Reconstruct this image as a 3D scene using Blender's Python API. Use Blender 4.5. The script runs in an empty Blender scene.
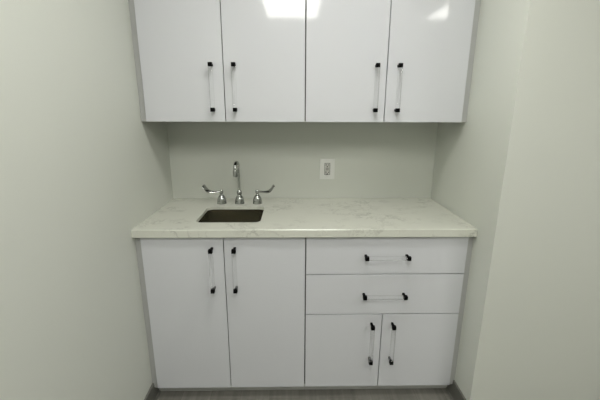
import bpy, bmesh, math, random
from mathutils import Vector, Matrix

random.seed(4)
scene = bpy.context.scene
COL = scene.collection

# ------------------------------------------------------------------ measures
XC = 0.0273                 # joint between the two cabinet columns
DW = 0.3694                 # width of one door
FW = 0.024                  # filler strips
LX, RX = XC - 2 * DW - FW, XC + 2 * DW + FW      # niche side walls
BY = 0.540                  # back wall of the niche
CORNER_Y = -0.150           # outside corner of the right wall
HC, TC = 0.914, 0.038       # counter height / thickness
ZDB, ZT1, ZT2 = 0.0685, 0.688, 0.4795
ZDT = HC - TC - 0.004       # top of base doors
ZU, ZUT, YU = 1.3675, 2.130, 0.202
CEIL = 2.44
ROOM_R, ROOM_B = 6.8, -3.7

# ------------------------------------------------------------------ materials
def new_mat(name):
    m = bpy.data.materials.new(name)
    m.use_nodes = True
    nt = m.node_tree
    return m, nt, nt.nodes['Principled BSDF']

def plain(name, col, rough=0.5, metal=0.0, spec=0.5):
    m, nt, b = new_mat(name)
    b.inputs['Base Color'].default_value = (*col, 1)
    b.inputs['Roughness'].default_value = rough
    b.inputs['Metallic'].default_value = metal
    b.inputs['Specular IOR Level'].default_value = spec
    return m, nt, b

def add_bump(nt, b, scale, strength, dist=0.002, detail=3.0):
    tc = nt.nodes.new('ShaderNodeTexCoord')
    n = nt.nodes.new('ShaderNodeTexNoise')
    n.inputs['Scale'].default_value = scale
    n.inputs['Detail'].default_value = detail
    bp = nt.nodes.new('ShaderNodeBump')
    bp.inputs['Strength'].default_value = strength
    bp.inputs['Distance'].default_value = dist
    nt.links.new(tc.outputs['Object'], n.inputs['Vector'])
    nt.links.new(n.outputs['Fac'], bp.inputs['Height'])
    nt.links.new(bp.outputs['Normal'], b.inputs['Normal'])

WALL_COL = (0.665, 0.685, 0.63)
M_WALL, nt, b = plain('wall_paint', WALL_COL, 0.55, 0, 0.3)
add_bump(nt, b, 140, 0.12, 0.001)
M_CEIL, nt, b = plain('ceiling_paint', (0.72, 0.72, 0.68), 0.9)
M_LAM, nt, b = plain('gloss_white_laminate', (0.66, 0.672, 0.705), 0.062, 0, 0.5)
add_bump(nt, b, 9, 0.03, 0.001, 1.0)
M_GREY, nt, b = plain('grey_edge_laminate', (0.42, 0.425, 0.42), 0.4)
M_BOX, nt, b = plain('carcass_board_gap_shade', (0.07, 0.07, 0.068), 0.5)  # near-black colour paints the shade seen in gaps between fronts
M_TOE, nt, b = plain('toe_kick_board', (0.54, 0.545, 0.52), 0.5)
M_BASE, nt, b = plain('rubber_base', (0.135, 0.135, 0.12), 0.5)
M_BLACK, nt, b = plain('matte_black_metal', (0.002, 0.002, 0.002), 0.6, 0, 0.08)
M_CHROME, nt, b = plain('chrome', (0.43, 0.44, 0.43), 0.08, 1.0)  # base colour darkened to stand in for reflections of a dark room
M_STEEL, nt, b = plain('brushed_stainless', (0.42, 0.405, 0.34), 0.22, 1.0)
M_DRAIN, nt, b = plain('drain_steel', (0.5, 0.49, 0.46), 0.2, 1.0)
M_DARKHOLE, nt, b = plain('slot_black', (0.01, 0.01, 0.01), 0.7)
M_PLATE, nt, b = plain('white_plastic', (0.80, 0.81, 0.78), 0.3)
M_INSERT, nt, b = plain('receptacle_plastic', (0.64, 0.64, 0.61), 0.35)
M_BUTTON, nt, b = plain('receptacle_button', (0.34, 0.34, 0.32), 0.4)
M_TROFF, nt, b = plain('light_frame', (0.75, 0.75, 0.73), 0.4)

# clear acrylic: glossy skin over a see-through body
def acrylic():
    m, nt, b = new_mat('clear_acrylic')
    b.inputs['Base Color'].default_value = (0.97, 0.98, 0.98, 1)
    b.inputs['Roughness'].default_value = 0.03
    b.inputs['IOR'].default_value = 1.35
    b.inputs['Transmission Weight'].default_value = 1.0
    tr = nt.nodes.new('ShaderNodeBsdfTransparent')
    mx = nt.nodes.new('ShaderNodeMixShader')
    mx.inputs[0].default_value = 0.68
    nt.links.new(b.outputs[0], mx.inputs[1])
    nt.links.new(tr.outputs[0], mx.inputs[2])
    nt.links.new(mx.outputs[0], nt.nodes['Material Output'].inputs[0])
    return m
M_ACR = acrylic()

def quartz():
    m, nt, b = new_mat('veined_quartz')
    N, Lk = nt.nodes, nt.links
    tc = N.new('ShaderNodeTexCoord')
    warp = N.new('ShaderNodeTexNoise'); warp.inputs['Scale'].default_value = 5.0; warp.inputs['Detail'].default_value = 4
    Lk.new(tc.outputs['Object'], warp.inputs['Vector'])
    mixv = N.new('ShaderNodeMix'); mixv.data_type = 'VECTOR'; mixv.inputs[0].default_value = 0.16
    Lk.new(tc.outputs['Object'], mixv.inputs[4]); Lk.new(warp.outputs['Color'], mixv.inputs[5])
    def veins(scale, w, amount):
        n = N.new('ShaderNodeTexNoise'); n.inputs['Scale'].default_value = scale
        n.inputs['Detail'].default_value = 5; n.inputs['Roughness'].default_value = 0.62
        Lk.new(mixv.outputs[1], n.inputs['Vector'])
        s = N.new('ShaderNodeMath'); s.operation = 'SUBTRACT'; s.inputs[1].default_value = 0.5
        Lk.new(n.outputs['Fac'], s.inputs[0])
        a = N.new('ShaderNodeMath'); a.operation = 'ABSOLUTE'; Lk.new(s.outputs[0], a.inputs[0])
        r = N.new('ShaderNodeMapRange'); r.inputs[1].default_value = 0; r.inputs[2].default_value = w
        r.inputs[3].default_value = amount; r.inputs[4].default_value = 0
        Lk.new(a.outputs[0], r.inputs[0])
        return r.outputs[0]
    v1 = veins(6.5, 0.022, 0.6)
    v2 = veins(15, 0.03, 0.5)
    patch = N.new('ShaderNodeTexNoise'); patch.inputs['Scale'].default_value = 7; patch.inputs['Detail'].default_value = 2
    Lk.new(tc.outputs['Object'], patch.inputs['Vector'])
    pr = N.new('ShaderNodeMapRange'); pr.inputs[1].default_value = 0.45; pr.inputs[2].default_value = 0.62
    Lk.new(patch.outputs['Fac'], pr.inputs[0])
    mx = N.new('ShaderNodeMath'); mx.operation = 'MAXIMUM'; Lk.new(v1, mx.inputs[0]); Lk.new(v2, mx.inputs[1])
    ml = N.new('ShaderNodeMath'); ml.operation = 'MULTIPLY'; Lk.new(mx.outputs[0], ml.inputs[0]); Lk.new(pr.outputs[0], ml.inputs[1])
    cm = N.new('ShaderNodeMix'); cm.data_type = 'RGBA'
    cm.inputs[6].default_value = (0.655, 0.665, 0.595, 1); cm.inputs[7].default_value = (0.37, 0.37, 0.33, 1)
    Lk.new(ml.outputs[0], cm.inputs[0])
    Lk.new(cm.outputs[2], b.inputs['Base Color'])
    b.inputs['Roughness'].default_value = 0.22
    return m
M_QUARTZ = quartz()

def floor_mat():
    m, nt, b = new_mat('grey_plank_floor')
    N, Lk = nt.nodes, nt.links
    tc = N.new('ShaderNodeTexCoord')
    mp = N.new('ShaderNodeMapping'); mp.inputs['Rotation'].default_value = (0, 0, math.pi / 2)
    Lk.new(tc.outputs['Object'], mp.inputs['Vector'])
    br = N.new('ShaderNodeTexBrick'); br.offset = 0.37
    br.inputs['Scale'].default_value = 1.0; br.inputs['Brick Width'].default_value = 1.2
    br.inputs['Row Height'].default_value = 0.15; br.inputs['Mortar Size'].default_value = 0.0012
    br.inputs['Color1'].default_value = (0.176, 0.172, 0.152, 1); br.inputs['Color2'].default_value = (0.208, 0.203, 0.180, 1)
    br.inputs['Mortar'].default_value = (0.15, 0.14, 0.12, 1)
    Lk.new(mp.outputs[0], br.inputs['Vector'])
    mg = N.new('ShaderNodeMapping'); mg.inputs['Scale'].default_value = (38, 2.2, 1)
    Lk.new(tc.outputs['Object'], mg.inputs['Vector'])
    g = N.new('ShaderNodeTexNoise'); g.inputs['Scale'].default_value = 1; g.inputs['Detail'].default_value = 6
    Lk.new(mg.outputs[0], g.inputs['Vector'])
    gr = N.new('ShaderNodeMapRange'); gr.inputs[1].default_value = 0.3; gr.inputs[2].default_value = 0.7
    gr.inputs[3].default_value = 0.82; gr.inputs[4].default_value = 1.25
    Lk.new(g.outputs['Fac'], gr.inputs[0])
    mu = N.new('ShaderNodeMix'); mu.data_type = 'RGBA'; mu.blend_type = 'MULTIPLY'; mu.inputs[0].default_value = 1
    Lk.new(br.outputs['Color'], mu.inputs[6]); Lk.new(gr.outputs[0], mu.inputs[7])
    Lk.new(mu.outputs[2], b.inputs['Base Color'])
    b.inputs['Roughness'].default_value = 0.45
    return m
M_FLOOR = floor_mat()

def emit(name, col, s):
    m, nt, b = new_mat(name)
    b.inputs['Base Color'].default_value = (0.8, 0.8, 0.8, 1)
    b.inputs['Emission Color'].default_value = (*col, 1)
    b.inputs['Emission Strength'].default_value = s
    return m
M_LIGHT = emit('lit_diffuser', (1.0, 0.985, 0.93), 11.7)
M_LIGHT_NEAR = emit('brighter_lit_diffuser', (1.0, 0.985, 0.93), 25.5)

# ------------------------------------------------------------------ mesh helpers
def obj(name, bm, mat, parent=None, smooth=False, loc=None):
    bmesh.ops.recalc_face_normals(bm, faces=bm.faces[:])
    me = bpy.data.meshes.new(name)
    bm.to_mesh(me); bm.free()
    for mm in (mat if isinstance(mat, (list, tuple)) else [mat]):
        me.materials.append(mm)
    if smooth:
        for p in me.polygons:
            p.use_smooth = True
        if hasattr(me, 'set_sharp_from_angle'):
            me.set_sharp_from_angle(angle=math.radians(38))
    o = bpy.data.objects.new(name, me)
    COL.objects.link(o)
    if parent is not None:
        o.parent = parent
    if loc is not None:
        o.location = loc
    return o

def box(bm, x0, x1, y0, y1, z0, z1, bevel=0.0, seg=2, mat=0):
    r = bmesh.ops.create_cube(bm, size=1.0)
    vs = r['verts']
    for v in vs:
        v.co = Vector((x0 + (v.co.x + .5) * (x1 - x0), y0 + (v.co.y + .5) * (y1 - y0), z0 + (v.co.z + .5) * (z1 - z0)))
    fs = list({f for v in vs for f in v.link_faces})
    for f in fs:
        f.material_index = mat
    if bevel > 0:
        es = list({e for v in vs for e in v.link_edges})
        bmesh.ops.bevel(bm, geom=es, offset=bevel, segments=seg, affect='EDGES', profile=0.5)
    return bm

def B(*a, **k):
    return box(bmesh.new(), *a, **k)

def prism(pts, z0, z1):
    bm = bmesh.new()
    lo = [bm.verts.new((x, y, z0)) for x, y in pts]
    hi = [bm.verts.new((x, y, z1)) for x, y in pts]
    n = len(pts)
    bm.faces.new(lo); bm.faces.new(hi)
    for i in range(n):
        bm.faces.new((lo[i], lo[(i + 1) % n], hi[(i + 1) % n], hi[i]))
    return bm

def lathe(bm, prof, seg=28, cx=0, cy=0, z=0, mat=0):
    """prof: list of (radius, height) from bottom to top; radius 0 closes."""
    rings = []
    for r, h in prof:
        if r <= 1e-6:
            rings.append([bm.verts.new((cx, cy, z + h))])
        else:
            rings.append([bm.verts.new((cx + r * math.cos(2 * math.pi * k / seg), cy + r * math.sin(2 * math.pi * k / seg), z + h)) for k in range(seg)])
    for a, b_ in zip(rings, rings[1:]):
        for k in range(seg):
            k2 = (k + 1) % seg
            if len(a) == 1 and len(b_) == 1:
                continue
            if len(a) == 1:
                f = bm.faces.new((a[0], b_[k], b_[k2]))
            elif len(b_) == 1:
                f = bm.faces.new((a[k], a[k2], b_[0]))
            else:
                f = bm.faces.new((a[k], a[k2], b_[k2], b_[k]))
            f.material_index = mat
    if len(rings[0]) > 1:
        bm.faces.new(rings[0])
    if len(rings[-1]) > 1:
        bm.faces.new(rings[-1])
    return bm

def catmull(pts, n=6):
    out = []
    P = [Vector(p) for p in pts]
    P = [2 * P[0] - P[1]] + P + [2 * P[-1] - P[-2]]
    for i in range(1, len(P) - 2):
        for k in range(n):
            t = k / n
            p0, p1, p2, p3 = P[i - 1:i + 3]
            out.append(0.5 * ((2 * p1) + (-p0 + p2) * t + (2 * p0 - 5 * p1 + 4 * p2 - p3) * t * t + (-p0 + 3 * p1 - 3 * p2 + p3) * t ** 3))
    out.append(P[-2])
    return out

def sweep(bm, pts, size, side, seg=16):
    """size(t) -> (half width along side, half thickness); side: reference direction of the width."""
    side = Vector(side).normalized()
    rings = []
    n = len(pts)
    for i, p in enumerate(pts):
        t = (pts[min(i + 1, n - 1)] - pts[max(i - 1, 0)]).normalized()
        w = (side - t * side.dot(t)).normalized()
        h = t.cross(w)
        a, c = size(i / (n - 1))
        rings.append([bm.verts.new(p + w * (a * math.cos(2 * math.pi * k / seg)) + h * (c * math.sin(2 * math.pi * k / seg))) for k in range(seg)])
    for a, b_ in zip(rings, rings[1:]):
        for k in range(seg):
            bm.faces.new((a[k], a[(k + 1) % seg], b_[(k + 1) % seg], b_[k]))
    bm.faces.new(rings[0]); bm.faces.new(rings[-1])
    return bm

def rrect(x0, x1, y0, y1, r, n=6):
    pts = []
    for cx, cy, a0 in ((x1 - r, y1 - r, 0), (x0 + r, y1 - r, 90), (x0 + r, y0 + r, 180), (x1 - r, y0 + r, 270)):
        for k in range(n + 1):
            a = math.radians(a0 + 90 * k / n)
            pts.append((cx + r * math.cos(a), cy + r * math.sin(a)))
    return pts

def tag(o, label, cat, group=None):
    o['label'] = label; o['category'] = cat
    if group:
        o['group'] = group
    return o

def thing(name, label, cat, loc=(0, 0, 0), group=None):
    o = bpy.data.objects.new(name, None)
    o.empty_display_size = 0.05
    COL.objects.link(o); o.location = loc
    return tag(o, label, cat, group)

def struct(name, bm, mat):
    o = obj(name, bm, mat); o['kind'] = 'structure'
    return o

# ------------------------------------------------------------------ the room
struct('floor', B(LX - .12, ROOM_R + .12, ROOM_B - .12, BY + .12, -.1, 0), M_FLOOR)
struct('ceiling', B(LX - .12, ROOM_R + .12, ROOM_B - .12, BY + .12, CEIL, CEIL + .1), M_CEIL)
struct('wall_left', B(LX - .12, LX, ROOM_B, BY, 0, CEIL), M_WALL)
struct('wall_back', B(LX - .12, RX + .12, BY, BY + .12, 0, CEIL), M_WALL)
struct('wall_right', prism([(RX, CORNER_Y), (RX + .12, CORNER_Y + .12), (RX + .12, BY), (RX, BY)], 0, CEIL), M_WALL)
struct('wall_front', prism([(RX, CORNER_Y), (ROOM_R, CORNER_Y), (ROOM_R, CORNER_Y + .12), (RX + .12, CORNER_Y + .12)], 0, CEIL), M_WALL)
struct('wall_far_right', B(ROOM_R, ROOM_R + .12, ROOM_B, CORNER_Y + .12, 0, CEIL), M_WALL)
struct('wall_rear', B(LX - .12, ROOM_R + .12, ROOM_B - .12, ROOM_B, 0, CEIL), M_WALL)

BH, BT = 0.095, 0.008
def cove(p0, p1, inward, name):
    """rubber cove base: straight band with a small toe that runs out on the floor"""
    prof = [(0, 0), (.017, 0), (.0165, .003), (.011, .006), (BT, .012), (BT, BH - .002), (BT - .003, BH), (0, BH)]
    bm = bmesh.new()
    rings = []
    for px, py, ix, iy in ((*p0, *inward[0]), (*p1, *inward[1])):
        rings.append([bm.verts.new((px + ix * d, py + iy * d, z)) for d, z in prof])
    n = len(prof)
    for k in range(n):
        bm.faces.new((rings[0][k], rings[0][(k + 1) % n], rings[1][(k + 1) % n], rings[1][k]))
    bm.faces.new(rings[0]); bm.faces.new(rings[1])
    return struct(name, bm, M_BASE)
cove((LX, ROOM_B), (LX, 0.0535), ((1, 0), (1, 0)), 'baseboard_left')
cove((RX, CORNER_Y), (RX, 0.0535), ((-1, -1), (-1, 0)), 'baseboard_right')
cove((RX, CORNER_Y), (ROOM_R, CORNER_Y), ((-1, -1), (0, -1)), 'baseboard_front')

# ------------------------------------------------------------------ pulls
def pull(parent, x, z, half, vertical, yf):
    """clear bar between two black posts; children of the door or drawer front. x, z: centre; yf: face of the front"""
    cap, stem, yc = .0088, .0050, yf - .036
    axis = Vector((0, 0, 1)) if vertical else Vector((1, 0, 0))
    for s in (-1, 1):
        c = Vector((x, yc, z)) + axis * (s * half)
        bm = bmesh.new()
        box(bm, c.x - cap, c.x + cap, c.y - cap, c.y + cap, c.z - cap, c.z + cap, .0012, 2)
        box(bm, c.x - stem, c.x + stem, c.y + cap - .001, yf + .0002, c.z - stem, c.z + stem)
        o = obj('pull_post', bm, M_BLACK, parent); o['label'] = 'square black metal post of the pull'
    bm = bmesh.new()
    L = half - cap
    r = .0090
    if vertical:
        box(bm, x - r, x + r, yc - r, yc + r, z - L, z + L, .0022, 3)
    else:
        box(bm, x - L, x + L, yc - r, yc + r, z - r, z + r, .0022, 3)
    o = obj('pull_bar', bm, M_ACR, parent, smooth=True); o['label'] = 'clear acrylic bar of the pull'

# ------------------------------------------------------------------ cabinets
DT = .019
def front(name, parent, x0, x1, y, z0, z1):
    return obj(name, B(x0, x1, y, y + DT, z0, z1, .0007, 1), M_LAM, parent)

def carcass(parent, x0, x1, y0, y1, z0, z1, shelves=(), top=True, mid=None, name='body', rails=()):
    t = .018
    bm = bmesh.new()
    box(bm, x0, x0 + t, y0, y1, z0, z1)
    box(bm, x1 - t, x1, y0, y1, z0, z1)
    box(bm, x0 + t, x1 - t, y0, y1, z0, z0 + t)
    box(bm, x0 + t, x1 - t, y1 - .008, y1, z0 + t, z1)
    if top:
        box(bm, x0 + t, x1 - t, y0, y1 - .008, z1 - t, z1)
    for s in shelves:
        box(bm, x0 + t, x1 - t, y0 + .02, y1 - .008, s, s + t)
    for a, c in rails:
        box(bm, x0 + t, x1 - t, y0, y0 + .04, a, c)
    return obj(name, bm, M_BOX, parent)

G = .0019          # half a gap between fronts
GZ = .0024
GC = .0026         # half of the wider gap between the two columns
SKIN = .0006
yb0 = DT + .002
# --- left base cabinet, under the sink
cab = thing('base_cabinet', 'glossy white two-door base cabinet under the sink', 'cabinet', (XC - DW, 0.27, 0))
def local(o, root):
    o.matrix_parent_inverse = root.matrix_world.inverted()
bpy.context.view_layer.update()

def finish(root):
    """parts are modelled in world coordinates: keep them there under the root"""
    bpy.context.view_layer.update()
    off = Vector(root.location)
    for ch in root.children:
        ch.location = Vector(ch.location) - off

xl = LX + SKIN
carcass(cab, XC - 2 * DW, XC - .0005, yb0, BY - .002, ZDB, HC - TC - .001, top=False, rails=((HC - TC - .02, HC - TC - .001),))
f = obj('filler_strip', B(xl, XC - 2 * DW - .0005, .006, .04, ZDB, HC - TC - .002), M_GREY, cab); f['label'] = 'grey filler strip against the left wall'
t = obj('toe_kick', B(xl, XC - .0005, .055, .070, .0005, ZDB - .0005), M_TOE, cab); t['label'] = 'recessed grey toe kick'
for i, (a, c) in enumerate(((XC - 2 * DW + G, XC - DW - G), (XC - DW + G, XC - GC))):
    d = front('door', cab, a, c, 0, ZDB, ZDT)
    hx = XC - DW + (-.051 if i == 0 else .051)
    pull(d, hx - .0005, .7235, .0965, True, 0)
finish(cab)

# --- right base cabinet with drawers
cab = thing('base_cabinet', 'glossy white base cabinet with two drawers above two short doors', 'cabinet', (XC + DW, 0.27, 0))
xr = RX - SKIN
carcass(cab, XC + .0005, XC + 2 * DW, yb0, BY - .002, ZDB, HC - TC - .001, top=False,
        rails=((HC - TC - .02, HC - TC - .001), (ZT1 - .009, ZT1 + .009), (ZT2 - .009, ZT2 + .009)))
f = obj('filler_strip', B(XC + 2 * DW + .0005, xr, .006, .04, ZDB, HC - TC - .002), M_GREY, cab); f['label'] = 'grey filler strip against the right wall'
t = obj('toe_kick', B(XC + .0005, xr, .055, .070, .0005, ZDB - .0005), M_TOE, cab); t['label'] = 'recessed grey toe kick'
for z0, z1, hz in ((ZT1 + GZ, ZDT, .782), (ZT2 + GZ, ZT1 - GZ, .588)):
    d = front('drawer_front', cab, XC + GC, XC + 2 * DW - G, 0, z0, z1)
    pull(d, .394, hz, .0938, False, 0)
for i, (a, c) in enumerate(((XC + GC, XC + DW - G), (XC + DW + G, XC + 2 * DW - G))):
    d = front('door', cab, a, c, 0, ZDB, ZT2 - GZ)
    hx = XC + DW + (-.051 if i == 0 else .049)
    pull(d, hx, .334, .0960, True, 0)
finish(cab)

# --- wall cabinets
for side in (-1, 1):
    lab = ('glossy white two-door wall cabinet above the sink, beside the left wall' if side < 0 else
           'glossy white two-door wall cabinet above the drawers, beside the right wall')
    cab = thing('wall_cabinet', lab, 'cabinet', (XC + side * DW, 0.37, ZU))
    x0, x1 = (XC - 2 * DW, XC - .0005) if side < 0 else (XC + .0005, XC + 2 * DW)
    carcass(cab, x0, x1, YU + yb0, BY - .001, ZU + .002, ZUT, shelves=(1.63, 1.88))
    if side < 0:
        fb = B(xl, x0 - .0005, YU + .006, YU + .05, ZU + .001, ZUT)
    else:
        fb = B(x1 + .0005, xr, YU + .006, YU + .05, ZU + .001, ZUT)
    f = obj('filler_strip', fb, M_GREY, cab); f['label'] = 'grey filler strip against the %s wall' % ('left' if side < 0 else 'right')
    xm = XC + side * DW
    a0 = XC - 2 * DW + G if side < 0 else XC + GC
    a1 = XC - GC if side < 0 else XC + 2 * DW - G
    for i, (a, c) in enumerate(((a0, xm - G), (xm + G, a1))):
        d = front('door', cab, a, c, YU, ZU, ZUT)
        hx = xm + (-.0505 if i == 0 else .0505)
        pull(d, hx, 1.5185, .0965, True, YU)
    finish(cab)

# ------------------------------------------------------------------ worktop with the sink cut-out
SX0, SX1, SY0, SY1, SR = -.487, -.183, .084, .356, .032
def worktop():
    bm = bmesh.new()
    x0, x1, y0, y1 = LX + .0004, RX - .0022, -.020, BY - .0005
    ch = .0025
    TS, AP = .016, .030        # slab thickness, depth of the built-up front edge
    hole = rrect(SX0, SX1, SY0, SY1, SR, 8)
    out = [(x1, y1), (x0, y1), (x0, y0), (x1, y0)]
    def layer(zo, inset_front):
        o = [bm.verts.new((x, y + (inset_front if y == y0 else 0), zo)) for x, y in out]
        h = [bm.verts.new((x, y, zo)) for x, y in hole]
        return o, h
    to, th = layer(HC, ch)
    bo, bh = layer(HC - TS, y0 * 0 + AP)
    def cap(o, h):
        es = []
        for ring in (o, h):
            for i in range(len(ring)):
                a, c = ring[i], ring[(i + 1) % len(ring)]
                e = bm.edges.get((a, c)) or bm.edges.new((a, c))
                es.append(e)
        bmesh.ops.triangle_fill(bm, use_beauty=True, use_dissolve=False, edges=es)
    cap(to, th); cap(bo, bh)
    n = len(hole)
    for i in range(n):
        bm.faces.new((th[i], th[(i + 1) % n], bh[(i + 1) % n], bh[i]))
    # built-up front edge with eased corners
    prof = [(0, -ch), (0, -TC + ch), (ch, -TC), (AP, -TC)]
    cols = [[bm.verts.new((x, y0 + d, HC + z)) for x in (x0, x1)] for d, z in prof]
    chain = [[to[2], to[3]]] + cols + [[bo[2], bo[3]]]
    for a, c in zip(chain, chain[1:]):
        bm.faces.new((a[0], a[1], c[1], c[0]))
    bm.faces.new((to[0], to[1], bo[1], bo[0]))
    bm.faces.new([to[1]] + [q[0] for q in chain] + [bo[1]])
    bm.faces.new([to[0]] + [q[1] for q in chain] + [bo[0]])
    return bm
tag(obj('worktop', worktop(), M_QUARTZ), 'white quartz worktop with faint grey veins running wall to wall over the base cabinets', 'countertop')

# ------------------------------------------------------------------ undermount sink
sink = thing('sink', 'small rectangular stainless steel undermount sink set in the worktop', 'sink', ((SX0 + SX1) / 2, (SY0 + SY1) / 2, .72))
def basin():
    bm = bmesh.new()
    zt = HC - .016 - .0008
    depth = .15
    e = .003                     # the bowl is a touch wider than the opening
    def ring(off, r, z):
        return [bm.verts.new((x, y, z)) for x, y in rrect(SX0 - off, SX1 + off, SY0 - off, SY1 + off, max(r, .004), 8)]
    L = []
    L.append(ring(-.030, .02, zt - depth - .0015))
    L.append(ring(-.004, .04, zt - depth + .004))
    L.append(ring(e + .0012, SR + .004, zt - depth + .03))
    L.append(ring(e + .0015, SR + .004, zt - .003))
    L.append(ring(.016, SR + .012, zt - .003))
    L.append(ring(.016, SR + .012, zt))
    L.append(ring(e, SR + .002, zt))
    L.append(ring(e - .001, SR + .002, zt - depth + .032))
    L.append(ring(-.001, SR + .002, zt - depth + .016))
    L.append(ring(-.010, SR - .002, zt - depth + .005))
    L.append(ring(-.026, SR - .008, zt - depth + .0008))
    L.append(ring(-.045, SR - .012, zt - depth))
    n = len(L[0])
    for a, c in zip(L, L[1:]):
        for k in range(n):
            bm.faces.new((a[k], a[(k + 1) % n], c[(k + 1) % n], c[k]))
    bm.faces.new(L[0]); bm.faces.new(L[-1])
    return bm
obj('basin', basin(), M_STEEL, sink, smooth=True)
bm = bmesh.new()
scx, scy = (SX0 + SX1) / 2, (SY0 + SY1) / 2
lathe(bm, [(0, -.0005), (.043, -.0005), (.043, .001), (.038, .0022), (.034, .0012), (.031, .0006), (.008, .0006), (.007, .006), (0, .007)], 32, scx, scy, HC - .016 - .0008 - .15)
obj('drain', bm, M_DRAIN, sink, smooth=True)
finish(sink)

# ------------------------------------------------------------------ faucet
FX, FY = -.328, .424
fau = thing('faucet', 'chrome gooseneck faucet with two wrist-blade handles behind the sink', 'faucet', (FX, FY, HC))
bell = [(.0268, 0), (.0268, .003), (.0255, .006), (.0250, .016), (.0228, .028), (.0185, .039), (.0130, .046), (.0095, .0495), (.0085, .052)]
bm = bmesh.new()
lathe(bm, bell[:6] + [(.0128, .046), (.0112, .050), (.0135, .052), (.0140, .056), (.0140, .066), (.0125, .070), (.0080, .076), (0, .077)], 32, FX, FY, HC + .0003)
obj('spout_base', bm, M_CHROME, fau, smooth=True)
# gooseneck, swung a little to the left
ang = math.radians(6)
dx, dy = -math.sin(ang), -math.cos(ang)
R = .035
zc = HC + .199
pts = [Vector((FX, FY, HC + z)) for z in (.066, .10, .15, .19)]
for k in range(0, 13):
    a = math.pi * k / 12
    d = R - R * math.cos(a)
    pts.append(Vector((FX + dx * d, FY + dy * d, zc + R * math.sin(a))))
pts.append(Vector((FX + dx * 2 * R, FY + dy * 2 * R, zc - .006)))
bm = bmesh.new()
sweep(bm, catmull(pts, 3), lambda t: (.0062 + .0030 * min(t * 2, 1),) * 2, (1, 0.05, 0), 20)
obj('spout', bm, M_CHROME, fau, smooth=True)
bm = bmesh.new()
ex, ey = FX + dx * 2 * R, FY + dy * 2 * R
lathe(bm, [(0, -.036), (.0095, -.036), (.0120, -.034), (.0120, -.004), (.0105, 0), (0, .002)], 24, ex, ey, zc)
obj('aerator', bm, M_CHROME, fau, smooth=True)
for s, hx in ((-1, -.427), (1, -.229)):
    bm = bmesh.new()
    lathe(bm, bell + [(.0085, .058), (.0105, .060), (.0105, .073), (.0085, .076), (0, .077)], 32, hx, FY, HC + .0003)
    h = obj('handle', bm, M_CHROME, fau, smooth=True)
    bm = bmesh.new()
    zz = HC + .067
    P = [(hx, FY, zz), (hx + s * .022, FY - .004, zz), (hx + s * .045, FY - .008, zz), (hx + s * .064, FY - .012, zz + .004),
         (hx + s * .078, FY - .015, zz + .015), (hx + s * .087, FY - .017, zz + .029), (hx + s * .096, FY - .019, zz + .039)]
    def sz(t):
        w = .0062 + .0090 * max(0, min(1, (t - .25) / .45))
        if t > .93:
            w *= math.sqrt(max(.05, 1 - ((t - .93) / .075) ** 2))
        return (w, .0050 - .0020 * min(1, t * 1.6))
    sweep(bm, catmull(P, 6), sz, (0, 1, .8), 16)
    obj('blade', bm, M_CHROME, h, smooth=True)
finish(fau)

# ------------------------------------------------------------------ outlet
OX, OZ = .168, 1.089
outl = thing('outlet', 'white power outlet on the back wall right of the faucet', 'outlet', (OX, BY, OZ))
PW, PH = .0425, .060
yp = BY - .0005
bm = bmesh.new()
# plate as a frame round the receptacle opening
iw, ih = .0164, .0345
box(bm, OX - PW, OX - iw, yp - .005, yp, OZ - PH, OZ + PH)
box(bm, OX + iw, OX + PW, yp - .005, yp, OZ - PH, OZ + PH)
box(bm, OX - iw, OX + iw, yp - .005, yp, OZ + ih, OZ + PH)
box(bm, OX - iw, OX + iw, yp - .005, yp, OZ - PH, OZ - ih)
obj('cover_plate', bm, M_PLATE, outl)
bm = bmesh.new()
box(bm, OX - iw, OX + iw, yp - .0012, yp, OZ - ih, OZ + ih, mat=1)           # dark gap round the insert
box(bm, OX - iw + .0024, OX + iw - .0024, yp - .0058, yp - .0012, OZ - ih + .0024, OZ + ih - .0024, .0006, 1)
rec = obj('receptacle', bm, [M_INSERT, M_DARKHOLE], outl)
for s in (-1, 1):
    cz = OZ + s * .0215
    bm = bmesh.new()
    box(bm, OX - .0090, OX - .0056, yp - .0062, yp - .0057, cz - .002, cz + .0075)
    box(bm, OX + .0056, OX + .0088, yp - .0062, yp - .0057, cz - .001, cz + .0055)
    box(bm, OX - .0032, OX + .0032, yp - .0062, yp - .0057, cz - .0105, cz - .0045)
    o = obj('socket_slots', bm, M_DARKHOLE, rec)
    b2 = obj('button', B(OX - .0085, OX + .0085, yp - .0068, yp - .0057, OZ + s * .0042 - .003, OZ + s * .0042 + .003, .0004, 1), M_BUTTON, rec)
    o = obj('screw', lathe(bmesh.new(), [(0, 0), (.003, 0), (.003, .0006), (.0022, .0012), (0, .0013)], 14), M_PLATE, outl, smooth=True, loc=(OX, yp - .005, OZ + s * .0485))
    o.rotation_euler = (math.pi / 2, 0, 0)
finish(outl)

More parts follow.
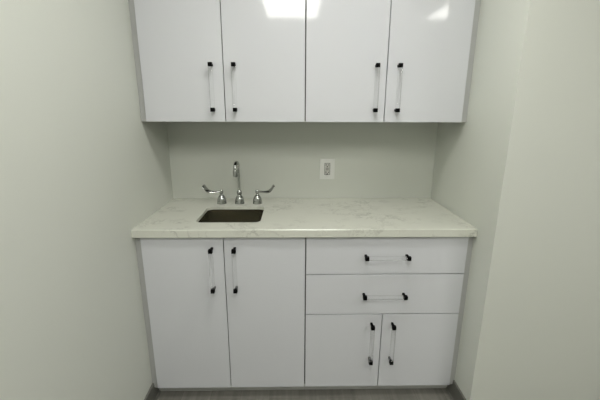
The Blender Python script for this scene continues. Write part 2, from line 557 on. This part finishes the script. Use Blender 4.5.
# ------------------------------------------------------------------ ceiling lights (two show in the gloss of the wall cabinets)
def troffer(x, y, label, w, l, mat=None):
    t = thing('ceiling_light', label, 'ceiling light', (x, y, CEIL), 'recessed ceiling lights')
    fr = .022
    z0, z1 = CEIL - .012, CEIL - .0005
    bm = bmesh.new()
    box(bm, x - w, x - w + fr, y - l, y + l, z0, z1)
    box(bm, x + w - fr, x + w, y - l, y + l, z0, z1)
    box(bm, x - w + fr, x + w - fr, y - l, y - l + fr, z0, z1)
    box(bm, x - w + fr, x + w - fr, y + l - fr, y + l, z0, z1)
    obj('light_frame', bm, M_TROFF, t)
    obj('diffuser', B(x - w + fr, x + w - fr, y - l + fr, y + l - fr, z0 + .002, z1), mat or M_LIGHT, t)
    finish(t)
troffer(.110, -.580, 'small lit ceiling panel right in front of the wall cabinets, above the niche opening', .305, .1525, M_LIGHT_NEAR)
for x, lab in ((-.045, 'long lit ceiling panel reflected across the joint of the two wall cabinets'),
               (1.785, 'long lit ceiling panel reflected at the top of the rightmost wall cabinet door')
               ):
    troffer(x, -1.98, lab, .305, .61)

# ------------------------------------------------------------------ camera, world, view
p, yw, rl, F = .2558, .0184, .0035, 353.5
fw = Vector((math.sin(yw) * math.cos(p), math.cos(yw) * math.cos(p), -math.sin(p)))
r0 = Vector((math.cos(yw), -math.sin(yw), 0)); u0 = r0.cross(fw)
r1 = r0 * math.cos(rl) + u0 * math.sin(rl); u1 = -r0 * math.sin(rl) + u0 * math.cos(rl)
cam = bpy.data.cameras.new('camera'); co = bpy.data.objects.new('camera', cam); COL.objects.link(co)
mw = Matrix((r1, u1, -fw)).transposed().to_4x4()
mw.translation = Vector((-.0267, -1.4882, 1.4328))
co.matrix_world = mw
cam.sensor_fit = 'HORIZONTAL'; cam.sensor_width = 36; cam.lens = F * 36 / 600
cam.clip_start = .02
scene.camera = co

w = bpy.data.worlds.new('world'); scene.world = w; w.use_nodes = True
w.node_tree.nodes['Background'].inputs[0].default_value = (.02, .02, .02, 1)

vs = scene.view_settings
vs.view_transform = 'Standard'; vs.look = 'None'; vs.gamma = 1.0; vs.use_curve_mapping = False
vs.exposure = 0.0
